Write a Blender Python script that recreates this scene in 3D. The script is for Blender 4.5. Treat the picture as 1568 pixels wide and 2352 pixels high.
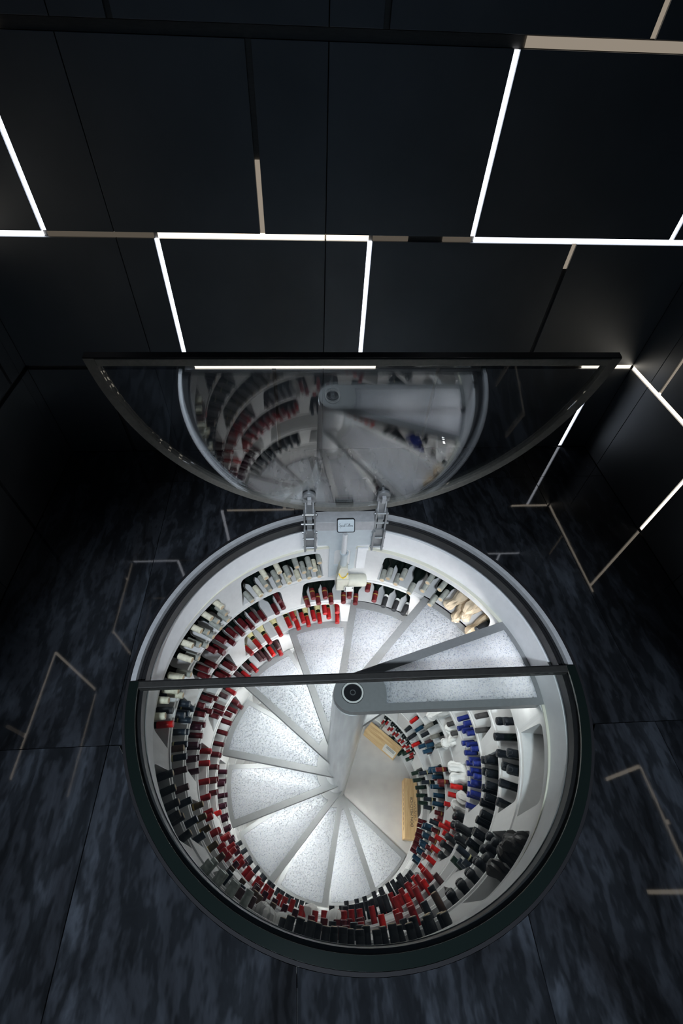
import bpy, bmesh, math, random
from mathutils import Matrix, Vector
from mathutils.geometry import tessellate_polygon

for o in list(bpy.data.objects):
    bpy.data.objects.remove(o, do_unlink=True)
scene = bpy.context.scene
COL = scene.collection
R = math.radians
random.seed(7)

# ------------------------------------------------------------------ camera
cam_data = bpy.data.cameras.new('camera')
cam_data.sensor_fit = 'HORIZONTAL'
cam_data.sensor_width = 36.0
cam_data.lens = 994.8 / 1568.0 * 36.0
cam_data.shift_x = 30.1 / 1568.0
cam_data.shift_y = 125.2 / 1568.0
cam_data.clip_start = 0.01
cam = bpy.data.objects.new('camera', cam_data)
COL.objects.link(cam)
cam.matrix_world = Matrix(((0.998375, 0.024678, -0.051361, -0.217),
                           (-0.050663, 0.797005, -0.601844, -0.786),
                           (0.026083, 0.603468, 0.796960, 1.809),
                           (0, 0, 0, 1)))
scene.camera = cam

# ------------------------------------------------------------------ world, exposure
world = bpy.data.worlds.new('dim_room')
scene.world = world
world.use_nodes = True
bg = world.node_tree.nodes['Background']
bg.inputs['Color'].default_value = (.50, .72, 1.0, 1)
bg.inputs['Strength'].default_value = 0.03
vs = scene.view_settings
vs.view_transform = 'Standard'
vs.look = 'None'
vs.gamma = 1.0
vs.use_curve_mapping = False
vs.exposure = 0.0
LED_CELLAR = 84.0        # radiance of the strips under the treads
LED_WALL = 2.6           # radiance of the wall light lines

spot = bpy.data.lights.new('fill_spot', 'SPOT')          # cool fill spotlight added behind the camera to brighten the top tread and rim
spot.energy = 640; spot.color = (.78, .88, 1.0); spot.spot_size = R(46); spot.spot_blend = .55; spot.shadow_soft_size = .12
spot_o = bpy.data.objects.new('fill_spot', spot); COL.objects.link(spot_o)
spot_o.location = (-.45, -2.15, 3.35)
spot_o.rotation_euler = (Vector((-.12, -.45, 0)) - Vector(spot_o.location)).to_track_quat('-Z', 'Y').to_euler()

# ------------------------------------------------------------------ helpers
class MB:
    """collects polygons for one mesh"""
    def __init__(self):
        self.v, self.f = [], []
    def add(self, vs_, fs):
        n = len(self.v)
        self.v += [tuple(p) for p in vs_]
        self.f += [tuple(i + n for i in f) for f in fs]
        return self
    def box(self, x0, x1, y0, y1, z0, z1, m=None):
        p = [(x, y, z) for z in (z0, z1) for y in (y0, y1) for x in (x0, x1)]
        if m is not None:
            p = [m @ Vector(a) for a in p]
        return self.add(p, [(0, 2, 3, 1), (4, 5, 7, 6), (0, 1, 5, 4), (2, 6, 7, 3), (0, 4, 6, 2), (1, 3, 7, 5)])
    def bbox(self, x0, x1, y0, y1, z0, z1, b, m=None):
        """box with chamfered edges"""
        bm = bmesh.new()
        bmesh.ops.create_cube(bm, size=1.0)
        for v in bm.verts:
            v.co = Vector(((x0 + x1) / 2 + v.co.x * (x1 - x0), (y0 + y1) / 2 + v.co.y * (y1 - y0), (z0 + z1) / 2 + v.co.z * (z1 - z0)))
        bmesh.ops.bevel(bm, geom=list(bm.edges), offset=b, segments=2, affect='EDGES', profile=0.6)
        return self.bm(bm, m)
    def bm(self, bm, m=None):
        bm.verts.index_update()
        vs_ = [(m @ v.co if m is not None else v.co.copy()) for v in bm.verts]
        fs = [tuple(v.index for v in f.verts) for f in bm.faces]
        bm.free()
        return self.add(vs_, fs)
    def lathe(self, prof, n=14, m=None, axis='x', cap0=True, cap1=True):
        """prof = [(along, radius)...]"""
        vs_ = []
        for (a, r) in prof:
            for i in range(n):
                t = 2 * math.pi * i / n
                c, s = r * math.cos(t), r * math.sin(t)
                p = Vector((a, c, s)) if axis == 'x' else Vector((c, s, a))
                vs_.append(m @ p if m is not None else p)
        fs = []
        for j in range(len(prof) - 1):
            for i in range(n):
                k = (i + 1) % n
                fs.append((j * n + i, j * n + k, (j + 1) * n + k, (j + 1) * n + i))
        if cap0: fs.append(tuple(range(n))[::-1])
        if cap1: fs.append(tuple((len(prof) - 1) * n + i for i in range(n)))
        return self.add(vs_, fs)
    def tube(self, pts, r, n=8, m=None):
        pts = [Vector(p) for p in pts]
        vs_, fs = [], []
        for i, p in enumerate(pts):
            d = (pts[min(i + 1, len(pts) - 1)] - pts[max(i - 1, 0)]).normalized()
            up = Vector((0, 0, 1)) if abs(d.z) < .9 else Vector((1, 0, 0))
            a = d.cross(up).normalized(); b = d.cross(a)
            for k in range(n):
                t = 2 * math.pi * k / n
                q = p + a * r * math.cos(t) + b * r * math.sin(t)
                vs_.append(m @ q if m is not None else q)
        for i in range(len(pts) - 1):
            for k in range(n):
                l = (k + 1) % n
                fs.append((i * n + k, i * n + l, (i + 1) * n + l, (i + 1) * n + k))
        fs.append(tuple(range(n))[::-1]); fs.append(tuple((len(pts) - 1) * n + k for k in range(n)))
        return self.add(vs_, fs)
    def ring(self, prof, a0, a1, n, c=(0, 0), closed=True):
        """sweep profile [(r,z)] around a vertical axis from a0 to a1 degrees"""
        full = abs(a1 - a0) >= 359.99
        m_ = n if full else n + 1
        k = len(prof)
        vs_ = []
        for i in range(m_):
            t = R(a0 + (a1 - a0) * i / n)
            for (r, z) in prof:
                vs_.append((c[0] + r * math.cos(t), c[1] + r * math.sin(t), z))
        fs = []
        for i in range(n):
            i2 = (i + 1) % m_
            for j in range(k if closed else k - 1):
                j2 = (j + 1) % k
                fs.append((i * k + j, i2 * k + j, i2 * k + j2, i * k + j2))
        if not full and closed:
            fs.append(tuple(range(k))); fs.append(tuple(n * k + j for j in range(k))[::-1])
        return self.add(vs_, fs)
    def prism(self, outer, z0, z1, holes=(), m=None):
        loops = [outer] + list(holes)
        flat = [p for l in loops for p in l]
        tri = tessellate_polygon([[Vector((p[0], p[1], 0)) for p in l] for l in loops])
        n = len(flat)
        vs_ = [Vector((p[0], p[1], z1)) for p in flat] + [Vector((p[0], p[1], z0)) for p in flat]
        if m is not None: vs_ = [m @ v for v in vs_]
        fs = []
        for t in tri:
            a, b, c = [flat[i] for i in t]
            if (b[0] - a[0]) * (c[1] - a[1]) - (b[1] - a[1]) * (c[0] - a[0]) < 0: t = t[::-1]
            fs.append(tuple(t)); fs.append(tuple(i + n for i in t[::-1]))
        o = 0
        for l in loops:
            k = len(l)
            for i in range(k):
                j = (i + 1) % k
                fs.append((o + i, o + i + n, o + j + n, o + j))
            o += k
        return self.add(vs_, fs)
    def mesh(self, name, mat, smooth=False):
        me = bpy.data.meshes.new(name)
        me.from_pydata([tuple(v) for v in self.v], [], self.f)
        bm = bmesh.new(); bm.from_mesh(me)
        bmesh.ops.recalc_face_normals(bm, faces=bm.faces)
        bm.to_mesh(me); bm.free()
        me.materials.append(mat)
        if smooth:
            me.polygons.foreach_set('use_smooth', [True] * len(me.polygons))
            try: me.set_sharp_from_angle(angle=R(38))
            except Exception: pass
        me.update()
        return me
    def build(self, name, mat, parent=None, smooth=False):
        return link(name, self.mesh(name, mat, smooth), parent)

def link(name, data, parent=None):
    o = bpy.data.objects.new(name, data)
    COL.objects.link(o)
    if parent is not None: o.parent = parent
    return o
def tag(o, label=None, cat=None, group=None, kind=None):
    if label: o['label'] = label
    if cat: o['category'] = cat
    if group: o['group'] = group
    if kind: o['kind'] = kind
    return o
def empty(name, loc=(0, 0, 0)):
    o = bpy.data.objects.new(name, None)
    o.location = loc; o.empty_display_size = .05
    COL.objects.link(o)
    return o

# ------------------------------------------------------------------ materials
def mat(name, col, rough=.5, metal=0.0, spec=.5, **kw):
    m = bpy.data.materials.new(name); m.use_nodes = True
    b = m.node_tree.nodes['Principled BSDF']
    b.inputs['Base Color'].default_value = (*col, 1)
    b.inputs['Roughness'].default_value = rough
    b.inputs['Metallic'].default_value = metal
    b.inputs['Specular IOR Level'].default_value = spec
    for k, v in kw.items():
        b.inputs[k.replace('_', ' ')].default_value = v
    return m
def nodes(m):
    return m.node_tree.nodes, m.node_tree.links, m.node_tree.nodes['Principled BSDF']
def noisy(m, scale=20, amount=.15, detail=4, bump=0.0, stretch=(1, 1, 1), rough_var=0.0):
    """gentle procedural variation of tone, optional bump"""
    n, l, b = nodes(m)
    tc = n.new('ShaderNodeTexCoord'); mp = n.new('ShaderNodeMapping'); mp.inputs['Scale'].default_value = stretch
    l.new(tc.outputs['Object'], mp.inputs['Vector'])
    nz = n.new('ShaderNodeTexNoise'); nz.inputs['Scale'].default_value = scale; nz.inputs['Detail'].default_value = detail
    l.new(mp.outputs['Vector'], nz.inputs['Vector'])
    c = b.inputs['Base Color'].default_value[:]
    r = n.new('ShaderNodeValToRGB')
    r.color_ramp.elements[0].position = .3; r.color_ramp.elements[1].position = .7
    r.color_ramp.elements[0].color = (*[x * (1 - amount) for x in c[:3]], 1)
    r.color_ramp.elements[1].color = (*[min(1, x * (1 + amount)) for x in c[:3]], 1)
    l.new(nz.outputs['Fac'], r.inputs['Fac']); l.new(r.outputs['Color'], b.inputs['Base Color'])
    if bump:
        bp = n.new('ShaderNodeBump'); bp.inputs['Strength'].default_value = bump; bp.inputs['Distance'].default_value = .004
        l.new(nz.outputs['Fac'], bp.inputs['Height']); l.new(bp.outputs['Normal'], b.inputs['Normal'])
    return m
def emit(name, col, s):
    m = bpy.data.materials.new(name); m.use_nodes = True
    n = m.node_tree.nodes; n.clear()
    e = n.new('ShaderNodeEmission'); o = n.new('ShaderNodeOutputMaterial')
    e.inputs['Color'].default_value = (*col, 1); e.inputs['Strength'].default_value = s
    m.node_tree.links.new(e.outputs[0], o.inputs[0])
    return m
def pane_glass(name, tint=(.93, .97, .96), n_=1.5):
    """architectural glass: straight-through transmission plus Fresnel mirror on every face"""
    m = bpy.data.materials.new(name); m.use_nodes = True
    n, l = m.node_tree.nodes, m.node_tree.links; n.clear()
    o = n.new('ShaderNodeOutputMaterial'); mx = n.new('ShaderNodeMixShader')
    t = n.new('ShaderNodeBsdfTransparent'); t.inputs['Color'].default_value = (*tint, 1)
    g = n.new('ShaderNodeBsdfGlossy'); g.inputs['Roughness'].default_value = 0.0
    geo = n.new('ShaderNodeNewGeometry'); ior = n.new('ShaderNodeMix'); ior.data_type = 'FLOAT'
    ior.inputs[2].default_value = n_; ior.inputs[3].default_value = 1 / n_
    l.new(geo.outputs['Backfacing'], ior.inputs[0])
    fr = n.new('ShaderNodeFresnel'); l.new(ior.outputs[0], fr.inputs['IOR'])
    l.new(fr.outputs[0], mx.inputs[0]); l.new(t.outputs[0], mx.inputs[1]); l.new(g.outputs[0], mx.inputs[2])
    l.new(mx.outputs[0], o.inputs[0])
    return m

M = {}
M['panel'] = noisy(mat('dark_anodised_panel', (.25, .268, .29), .47, 1.0), 3, .08)
M['backing'] = mat('dark_backing', (.006, .007, .008), .8)
M['trim'] = noisy(mat('brushed_aluminium_trim', (.20, .19, .175), .4, .8), 30, .1, stretch=(1, 1, 6))
M['led_w'] = emit('led_cool_white', (.86, .90, 1.0), LED_WALL)
M['led_y'] = emit('led_warm_white', (1.0, .87, .70), LED_WALL * .85)
M['led_v'] = emit('led_faint_warm', (1.0, .84, .66), LED_WALL * .035)
M['led_m'] = emit('led_half_warm', (1.0, .88, .74), LED_WALL * .7)
M['led_d'] = emit('led_dimmed_warm', (1.0, .85, .68), LED_WALL * .11)
M['rack'] = noisy(mat('white_cast_rack', (.62, .62, .61), .55), 40, .03, bump=.05)
M['liner'] = noisy(mat('white_liner', (.80, .80, .80), .5), 30, .03)
M['seal'] = mat('cream_seal', (.72, .70, .58), .5)
M['gasket'] = noisy(mat('black_rubber_gasket', (.008, .008, .009), .45), 60, .3)
M['silver'] = noisy(mat('aluminium_rim', (.42, .425, .435), .38, .15), 40, .08)
M['darkmetal'] = noisy(mat('dark_bronze_frame', (.026, .0255, .024), .5, .1), 60, .15)
M['arcmetal'] = noisy(mat('bronze_grey_arc_frame', (.20, .19, .165), .5, .1), 60, .12)
M['blackmetal'] = mat('black_rim', (.012, .012, .014), .65, spec=.15)
M['steel'] = noisy(mat('stainless_steel', (.27, .28, .285), .36, .55), 50, .08)
M['plate'] = noisy(mat('pale_blue_grey_plate', (.50, .55, .57), .45, .15), 30, .04)
M['newel'] = noisy(mat('white_newel_paint', (.80, .81, .82), .2, .35), 8, .10, bump=.25, stretch=(5, 5, .45))
M['tread_frame'] = noisy(mat('grey_tread_frame', (.27, .275, .275), .45, .15), 60, .05)
M['cement'] = noisy(mat('cellar_floor_screed', (.46, .45, .43), .6), 12, .06, bump=.05)
M['pine'] = None
M['glass'] = pane_glass('clear_pane', (.985, .992, .986), 1.45)
M['glass_open'] = pane_glass('coated_pane', (.97, .98, .985), 1.85)

def stone_floor():
    m = mat('polished_dark_slate', (.01, .01, .012), .1, spec=.5)
    n, l, b = nodes(m)
    geo = n.new('ShaderNodeNewGeometry')
    mp = n.new('ShaderNodeMapping'); mp.inputs['Scale'].default_value = (1.0, .34, 1); mp.inputs['Rotation'].default_value = (0, 0, R(-9))
    l.new(geo.outputs['Position'], mp.inputs['Vector'])
    oi = n.new('ShaderNodeObjectInfo')
    ad = n.new('ShaderNodeVectorMath'); ad.operation = 'MULTIPLY_ADD'
    ad.inputs[1].default_value = (1, 1, 1)
    sc = n.new('ShaderNodeVectorMath'); sc.operation = 'SCALE'; sc.inputs[0].default_value = (9, 5, 3)
    l.new(oi.outputs['Random'], sc.inputs['Scale'])
    l.new(mp.outputs['Vector'], ad.inputs[0]); l.new(sc.outputs[0], ad.inputs[2])
    w = n.new('ShaderNodeTexNoise'); w.inputs['Scale'].default_value = 2.6; w.inputs['Detail'].default_value = 9; w.inputs['Distortion'].default_value = 1.6; w.inputs['Roughness'].default_value = .62
    l.new(ad.outputs[0], w.inputs['Vector'])
    v = n.new('ShaderNodeTexWave'); v.wave_type = 'BANDS'; v.bands_direction = 'X'
    v.inputs['Scale'].default_value = 2.2; v.inputs['Distortion'].default_value = 24; v.inputs['Detail'].default_value = 5; v.inputs['Detail Scale'].default_value = 1.6; v.inputs['Detail Roughness'].default_value = .65
    l.new(ad.outputs[0], v.inputs['Vector'])
    f = n.new('ShaderNodeTexNoise'); f.inputs['Scale'].default_value = 34; f.inputs['Detail'].default_value = 6; f.inputs['Roughness'].default_value = .7
    l.new(ad.outputs[0], f.inputs['Vector'])
    r1 = n.new('ShaderNodeValToRGB')
    r1.color_ramp.elements[0].position = .36; r1.color_ramp.elements[0].color = (.008, .0085, .0095, 1)
    r1.color_ramp.elements[1].position = .72; r1.color_ramp.elements[1].color = (.044, .051, .061, 1)
    e = r1.color_ramp.elements.new(.53); e.color = (.019, .0215, .0255, 1)
    l.new(w.outputs['Fac'], r1.inputs['Fac'])
    r2 = n.new('ShaderNodeValToRGB')
    r2.color_ramp.elements[0].position = .15; r2.color_ramp.elements[0].color = (.62, .62, .62, 1)
    r2.color_ramp.elements[1].position = .95; r2.color_ramp.elements[1].color = (1.25, 1.25, 1.28, 1)
    l.new(v.outputs['Color'], r2.inputs['Fac'])
    mul = n.new('ShaderNodeMix'); mul.data_type = 'RGBA'; mul.blend_type = 'MULTIPLY'; mul.inputs[0].default_value = 1
    l.new(r1.outputs['Color'], mul.inputs[6]); l.new(r2.outputs['Color'], mul.inputs[7])
    r3 = n.new('ShaderNodeValToRGB')
    r3.color_ramp.elements[0].position = .70; r3.color_ramp.elements[0].color = (0, 0, 0, 1)
    r3.color_ramp.elements[1].position = .80; r3.color_ramp.elements[1].color = (.07, .075, .085, 1)
    l.new(f.outputs['Fac'], r3.inputs['Fac'])
    addc = n.new('ShaderNodeMix'); addc.data_type = 'RGBA'; addc.blend_type = 'ADD'; addc.inputs[0].default_value = .6
    l.new(mul.outputs[2], addc.inputs[6]); l.new(r3.outputs['Color'], addc.inputs[7])
    l.new(addc.outputs[2], b.inputs['Base Color'])
    rr = n.new('ShaderNodeMapRange'); rr.inputs['To Min'].default_value = .015; rr.inputs['To Max'].default_value = .07
    l.new(w.outputs['Fac'], rr.inputs['Value']); l.new(rr.outputs[0], b.inputs['Roughness'])
    bp = n.new('ShaderNodeBump'); bp.inputs['Strength'].default_value = .012; bp.inputs['Distance'].default_value = .01
    l.new(w.outputs['Fac'], bp.inputs['Height']); l.new(bp.outputs['Normal'], b.inputs['Normal'])
    return m
M['stone'] = stone_floor()

def frosted():
    m = bpy.data.materials.new('droplet_frosted_glass'); m.use_nodes = True
    n, l, b = nodes(m)
    b.inputs['Roughness'].default_value = .22
    tc = n.new('ShaderNodeTexCoord')
    hs = []
    for s, rad in ((62, .30), (135, .34), (30, .16)):
        v = n.new('ShaderNodeTexVoronoi'); v.inputs['Scale'].default_value = s
        l.new(tc.outputs['Object'], v.inputs['Vector'])
        mr = n.new('ShaderNodeMapRange'); mr.interpolation_type = 'SMOOTHSTEP'
        mr.inputs['From Min'].default_value = rad; mr.inputs['From Max'].default_value = rad * .35
        l.new(v.outputs['Distance'], mr.inputs['Value']); hs.append(mr)
    a = n.new('ShaderNodeMath'); a.operation = 'MAXIMUM'; l.new(hs[0].outputs[0], a.inputs[0]); l.new(hs[1].outputs[0], a.inputs[1])
    a2 = n.new('ShaderNodeMath'); a2.operation = 'MAXIMUM'; l.new(a.outputs[0], a2.inputs[0]); l.new(hs[2].outputs[0], a2.inputs[1])
    bp = n.new('ShaderNodeBump'); bp.inputs['Strength'].default_value = 1.0; bp.inputs['Distance'].default_value = .010
    l.new(a2.outputs[0], bp.inputs['Height']); l.new(bp.outputs['Normal'], b.inputs['Normal'])
    tr = n.new('ShaderNodeBsdfTranslucent'); tr.inputs['Color'].default_value = (.84, .88, .96, 1)
    cr = n.new('ShaderNodeMix'); cr.data_type = 'RGBA'; cr.inputs[6].default_value = (.72, .74, .77, 1); cr.inputs[7].default_value = (.46, .50, .58, 1)
    vv = n.new('ShaderNodeTexVoronoi'); vv.inputs['Scale'].default_value = 88; l.new(tc.outputs['Object'], vv.inputs['Vector'])
    vr = n.new('ShaderNodeMapRange'); vr.inputs['From Min'].default_value = .34; vr.inputs['From Max'].default_value = .20; vr.inputs['To Max'].default_value = .75; l.new(vv.outputs['Distance'], vr.inputs['Value'])  # shading of the droplet relief also put into the colour as darker dots
    l.new(vr.outputs[0], cr.inputs[0]); l.new(cr.outputs[2], b.inputs['Base Color']); tm = n.new('ShaderNodeMix'); tm.data_type = 'RGBA'; tm.inputs[6].default_value = (.97, .98, 1, 1); tm.inputs[7].default_value = (.60, .66, .80, 1); l.new(vr.outputs[0], tm.inputs[0]); l.new(tm.outputs[2], tr.inputs['Color'])
    l.new(bp.outputs['Normal'], tr.inputs['Normal'])
    mx = n.new('ShaderNodeMixShader'); mx.inputs[0].default_value = .56
    o = n['Material Output']
    l.new(b.outputs[0], mx.inputs[1]); l.new(tr.outputs[0], mx.inputs[2]); l.new(mx.outputs[0], o.inputs['Surface'])
    return m
M['frost'] = frosted()

def pine():
    m = mat('pale_pine', (.62, .42, .20), .55)
    n, l, b = nodes(m)
    tc = n.new('ShaderNodeTexCoord'); mp = n.new('ShaderNodeMapping'); mp.inputs['Scale'].default_value = (14, 1.2, 14)
    l.new(tc.outputs['Object'], mp.inputs['Vector'])
    w = n.new('ShaderNodeTexNoise'); w.inputs['Scale'].default_value = 4; w.inputs['Detail'].default_value = 6; w.inputs['Distortion'].default_value = .7
    l.new(mp.outputs['Vector'], w.inputs['Vector'])
    r = n.new('ShaderNodeValToRGB'); r.color_ramp.elements[0].position = .3; r.color_ramp.elements[1].position = .7
    r.color_ramp.elements[0].color = (.50, .31, .13, 1); r.color_ramp.elements[1].color = (.74, .53, .28, 1)
    l.new(w.outputs['Fac'], r.inputs['Fac']); l.new(r.outputs['Color'], b.inputs['Base Color'])
    return m
M['pine'] = pine()

# ------------------------------------------------------------------ room shell
XL, XR, YB = -1.69, 1.69, 1.55          # panel faces of the left, right and back walls
ZT = 2.45
GAP, THICK = .022, .022

# floor: slate slabs around the round opening, 3 mm joints
floor = empty('floor'); tag(floor, 'polished dark slate floor of large slabs with a round opening', kind='structure')
RH = 1.0
def slab(x0, x1, y0, y1):
    xs = set([x0, x1])
    n = 40
    for i in range(n + 1):
        c = -RH * math.cos(math.pi * i / n)
        if x0 < c < x1: xs.add(c)
    xs = sorted(xs)
    mb = MB()
    def cuts(x):
        h = math.sqrt(max(0, RH * RH - x * x)); return -h, h
    for a, b in zip(xs, xs[1:]):
        la, ha = cuts(a); lb, hb = cuts(b)
        if (abs(a) >= RH and abs(b) >= RH):
            mb.add([(a, y0, 0), (b, y0, 0), (b, y1, 0), (a, y1, 0)], [(0, 1, 2, 3)]); continue
        # below the hole
        pa, pb = min(y1, max(y0, la)), min(y1, max(y0, lb))
        if pa > y0 + 1e-6 or pb > y0 + 1e-6:
            mb.add([(a, y0, 0), (b, y0, 0), (b, pb, 0), (a, pa, 0)], [(0, 1, 2, 3)])
        pa, pb = max(y0, min(y1, ha)), max(y0, min(y1, hb))
        if pa < y1 - 1e-6 or pb < y1 - 1e-6:
            mb.add([(a, pa, 0), (b, pb, 0), (b, y1, 0), (a, y1, 0)], [(0, 1, 2, 3)])
    return mb
XJ = [XL, -1.011, -.276, .484, 1.232, XR]
YJ = [-2.6, -1.80, -.277, 1.252, YB]
for i in range(5):
    for j in range(4):
        x0, x1, y0, y1 = XJ[i] + .0015, XJ[i + 1] - .0015, YJ[j] + .0015, YJ[j + 1] - .0015
        mb = slab(x0, x1, y0, y1)
        if not mb.v: continue
        cx, cy = (x0 + x1) / 2, (y0 + y1) / 2
        mb.v = [(x - cx, y - cy, z) for x, y, z in mb.v]
        o = mb.build('slab', M['stone'], floor)
        bm = bmesh.new(); bm.from_mesh(o.data); bmesh.ops.remove_doubles(bm, verts=bm.verts, dist=1e-5)
        for f in bm.faces:
            if f.normal.z < 0: f.normal_flip()
        bm.to_mesh(o.data); bm.free()
        o.location = (cx, cy, 0)
        o.rotation_euler = (R(random.uniform(-.12, .12)), R(random.uniform(-.12, .12)), 0)
        s = o.modifiers.new('thickness', 'SOLIDIFY'); s.thickness = .014; s.offset = -1
mb = MB()
for x0, x1, y0, y1 in ((XL - .1, XR + .1, -2.6, -1.01), (XL - .1, XR + .1, 1.01, YB + .1), (XL - .1, -1.01, -1.01, 1.01), (1.01, XR + .1, -1.01, 1.01)):
    mb.box(x0, x1, y0, y1, -.05, -.0165)
mb.build('screed_bed', M['backing'], floor)

# panelled walls: every panel its own piece, light lines in the joints
def panel(parent, axis, a0, a1, z0, z1, face):
    """axis 'y' = back wall (a along x), 'x' = side wall (a along y)"""
    mb = MB()
    if axis == 'y':
        mb.bbox(a0, a1, face, face + THICK, z0, z1, .0012)
    elif face > 0:
        mb.bbox(face, face + THICK, a0, a1, z0, z1, .0012)
    else:
        mb.bbox(face - THICK, face, a0, a1, z0, z1, .0012)
    return mb.build('panel', M['panel'], parent)
def wall(name, axis, face, span, courses, label):
    w = empty(name); tag(w, label, kind='structure')
    for (z0, z1, joints) in courses:
        edges = [span[0]] + [j for j in joints] + [span[1]]
        pts = []
        for a, b in zip(edges, edges[1:]):
            a_, ga = (a if isinstance(a, tuple) else (a, 0.0)); b_, gb = (b if isinstance(b, tuple) else (b, 0.0))
            if b_ - a_ > .03:
                panel(w, axis, a_ + ga / 2, b_ - gb / 2, z0, z1, face)
    mb = MB()
    if axis == 'y': mb.box(span[0] - .1, span[1] + .1, face + THICK + .008, face + THICK + .05, -.05, ZT)
    elif face > 0: mb.box(face + THICK + .008, face + THICK + .05, span[0], span[1] + .1, -.05, ZT)
    else: mb.box(face - THICK - .05, face - THICK - .008, span[0], span[1] + .1, -.05, ZT)
    mb.build('backing_board', M['backing'], w)
    return w
g = GAP; s_ = .0035
H1, H2, H3 = .556, 1.152, 1.727
cz = lambda z: (z - g / 2, z + g / 2)
C1 = (0.004, H1 - g / 2); C2 = (H1 + g / 2, H2 - g / 2); C3 = (H2 + g / 2, H3 - .016); C4 = (H3 + .016, ZT)
SE1, SE2 = (-1.013, s_), (-.094, s_)
wall('wall_back', 'y', YB, (XL + .001, XR - .001), [
    (*C1, [(-1.30, g), SE1, (-.368, g), SE2, (.56, g), (1.515, g)]),
    (*C2, [SE1, (-.838, g), SE2, (.107, g), (1.060, g)]),
    (*C3, [(-1.308, g), SE1, (-.372, g), SE2, (.572, g), (1.512, g)]),
    (*C4, [SE1, (-.820, g), SE2, (.102, g), (1.046, g)])], 'dark panelled back wall with glowing light lines in its joints')
wr = wall('wall_right', 'x', XR, (-.1, YB - .001), [
    (C1[0], .556 - g / 2, [(.417, s_), (.78, g), (1.353, s_)]),
    (.556 + g / 2, C2[1], [(.32, g), (1.253, g), (1.353, s_)]),
    (*C3, [(.78, g), (1.353, s_)]), (*C4, [(.32, g), (1.353, s_)])], 'dark navy panelled right wall with light lines')
ZR = .845                                # the bay nearer the camera has its joints higher
for (z0, z1, js) in ((C1[0], ZR - g / 2, [(-.57, g), (-1.5, g)]), (ZR + g / 2, 1.42, [(-.285, g), (-.87, g), (-1.9, g)]), (1.43, ZT, [(-1.3, g)])):
    ed = [(-2.6, 0)] + sorted(js) + [(-.104, 0)]
    for (p, gp), (q_, gq) in zip(ed, ed[1:]): panel(wr, 'x', p + gp / 2, q_ - gq / 2, z0, z1, XR)
MB().box(XR + THICK + .008, XR + THICK + .05, -2.6, -.1, -.05, ZT).build('backing_board', M['backing'], wr)
wall('wall_left', 'x', XL, (-2.6, YB - .001), [
    (C1[0], .556 - g / 2, [(-.95, g), (-.055, g), (.49, s_), (.885, g), (1.465, s_)]),
    (.556 + g / 2, C2[1], [(-1.3, g), (-.4, s_), (.42, g), (1.36, g), (1.465, s_)]),
    (*C3, [(-.8, g), (.1, s_), (.885, g), (1.465, s_)]), (*C4, [(-1.3, g), (.42, g), (1.465, s_)])], 'dark navy panelled left wall with unlit joints')

TRIMS = [0]
def strip(wallname, orient, pos, t0, t1, lit, width=GAP, label=None, place=''):
    """a metal channel in a joint with (optional) lit LED lengths: lit = [(from, to, material)]"""
    def bx(mb, a0, a1, w, d0, d1):
        # a = along, w = width, d = depth behind panel face
        lo, hi = pos - w / 2, pos + w / 2
        if wallname == 'back':
            if orient == 'h': mb.box(a0, a1, YB + d0, YB + d1, lo, hi)
            else: mb.box(lo, hi, YB + d0, YB + d1, a0, a1)
        elif wallname == 'right':
            if orient == 'h': mb.box(XR + d0, XR + d1, a0, a1, lo, hi)
            else: mb.box(XR + d0, XR + d1, lo, hi, a0, a1)
        else:
            if orient == 'h': mb.box(XL - d1, XL - d0, a0, a1, lo, hi)
            else: mb.box(XL - d1, XL - d0, lo, hi, a0, a1)
        return mb
    if not lit:
        TRIMS[0] += 1
        o = bx(MB(), t0, t1, width - .001, .018, .028).build('trim_%d' % TRIMS[0], M['trim'])
        return tag(o, label or 'unlit brushed metal joint trim ' + place, kind='structure')
    root = empty('light_strip')
    tag(root, label, 'light strip', 'light lines in the wall joints')
    bx(MB(), t0, t1, width - .001, .018, .028).build('channel', M['trim'], root)
    for (a, b, mm) in lit:
        bx(MB(), a, b, width - .003, .006, .0175).build('diffuser', M[mm], root)
    return root
X0, X1 = XL + .004, XR - .004
strip('back', 'h', H3, X0, X1, [(X0, -1.20, 'led_d'), (.60, X1, 'led_d')], .030, 'dim warm line along the topmost horizontal joint of the back wall')
strip('back', 'h', H2, X0, X1, [(X0, -1.32, 'led_w'), (-1.30, -.85, 'led_v'), (-.83, -.098, 'led_y'), (-.09, .10, 'led_y'), (.12, .28, 'led_v'), (.44, .57, 'led_v'), (.585, X1, 'led_w')], GAP, 'bright line along the middle horizontal joint of the back wall')
strip('back', 'h', H1, X0, X1, [(-.80, .20, 'led_y'), (1.40, X1, 'led_y')], GAP, 'bright line in the low back-wall joint seen through the raised lid')
V = [(-1.308, C3, 'led_w', 'bright slanting line at the upper left edge of the back wall'),
     (.572, C3, 'led_w', 'long bright vertical line right of the wall centre, upper course'),
     (1.512, C3, 'led_w', 'short bright vertical line at the right edge, upper course'),
     (-.838, C2, 'led_w', 'bright vertical line above the left half of the raised lid'),
     (.107, C2, 'led_w', 'bright vertical line above the middle of the raised lid'),
     (1.046, C4, 'led_d', 'dim vertical line in the top right corner of the wall'),
     (1.515, C1, 'led_w', 'bright vertical line reaching the floor beside the raised lid')]
for x, c, mm, lb in V:
    strip('back', 'v', x, c[0], c[1], [(c[0] + .002, c[1] - .002, mm)], GAP, lb)
strip('back', 'v', -.372, C3[0], C3[1], [(C3[0] + .002, C3[0] + .24, 'led_d')], GAP, 'vertical line left of centre, lit only at its foot')
strip('back', 'v', 1.060, C2[0], C2[1], [(C2[1] - .10, C2[1] - .002, 'led_d')], GAP, 'vertical line above the right end of the lid, lit only at top')
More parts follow.
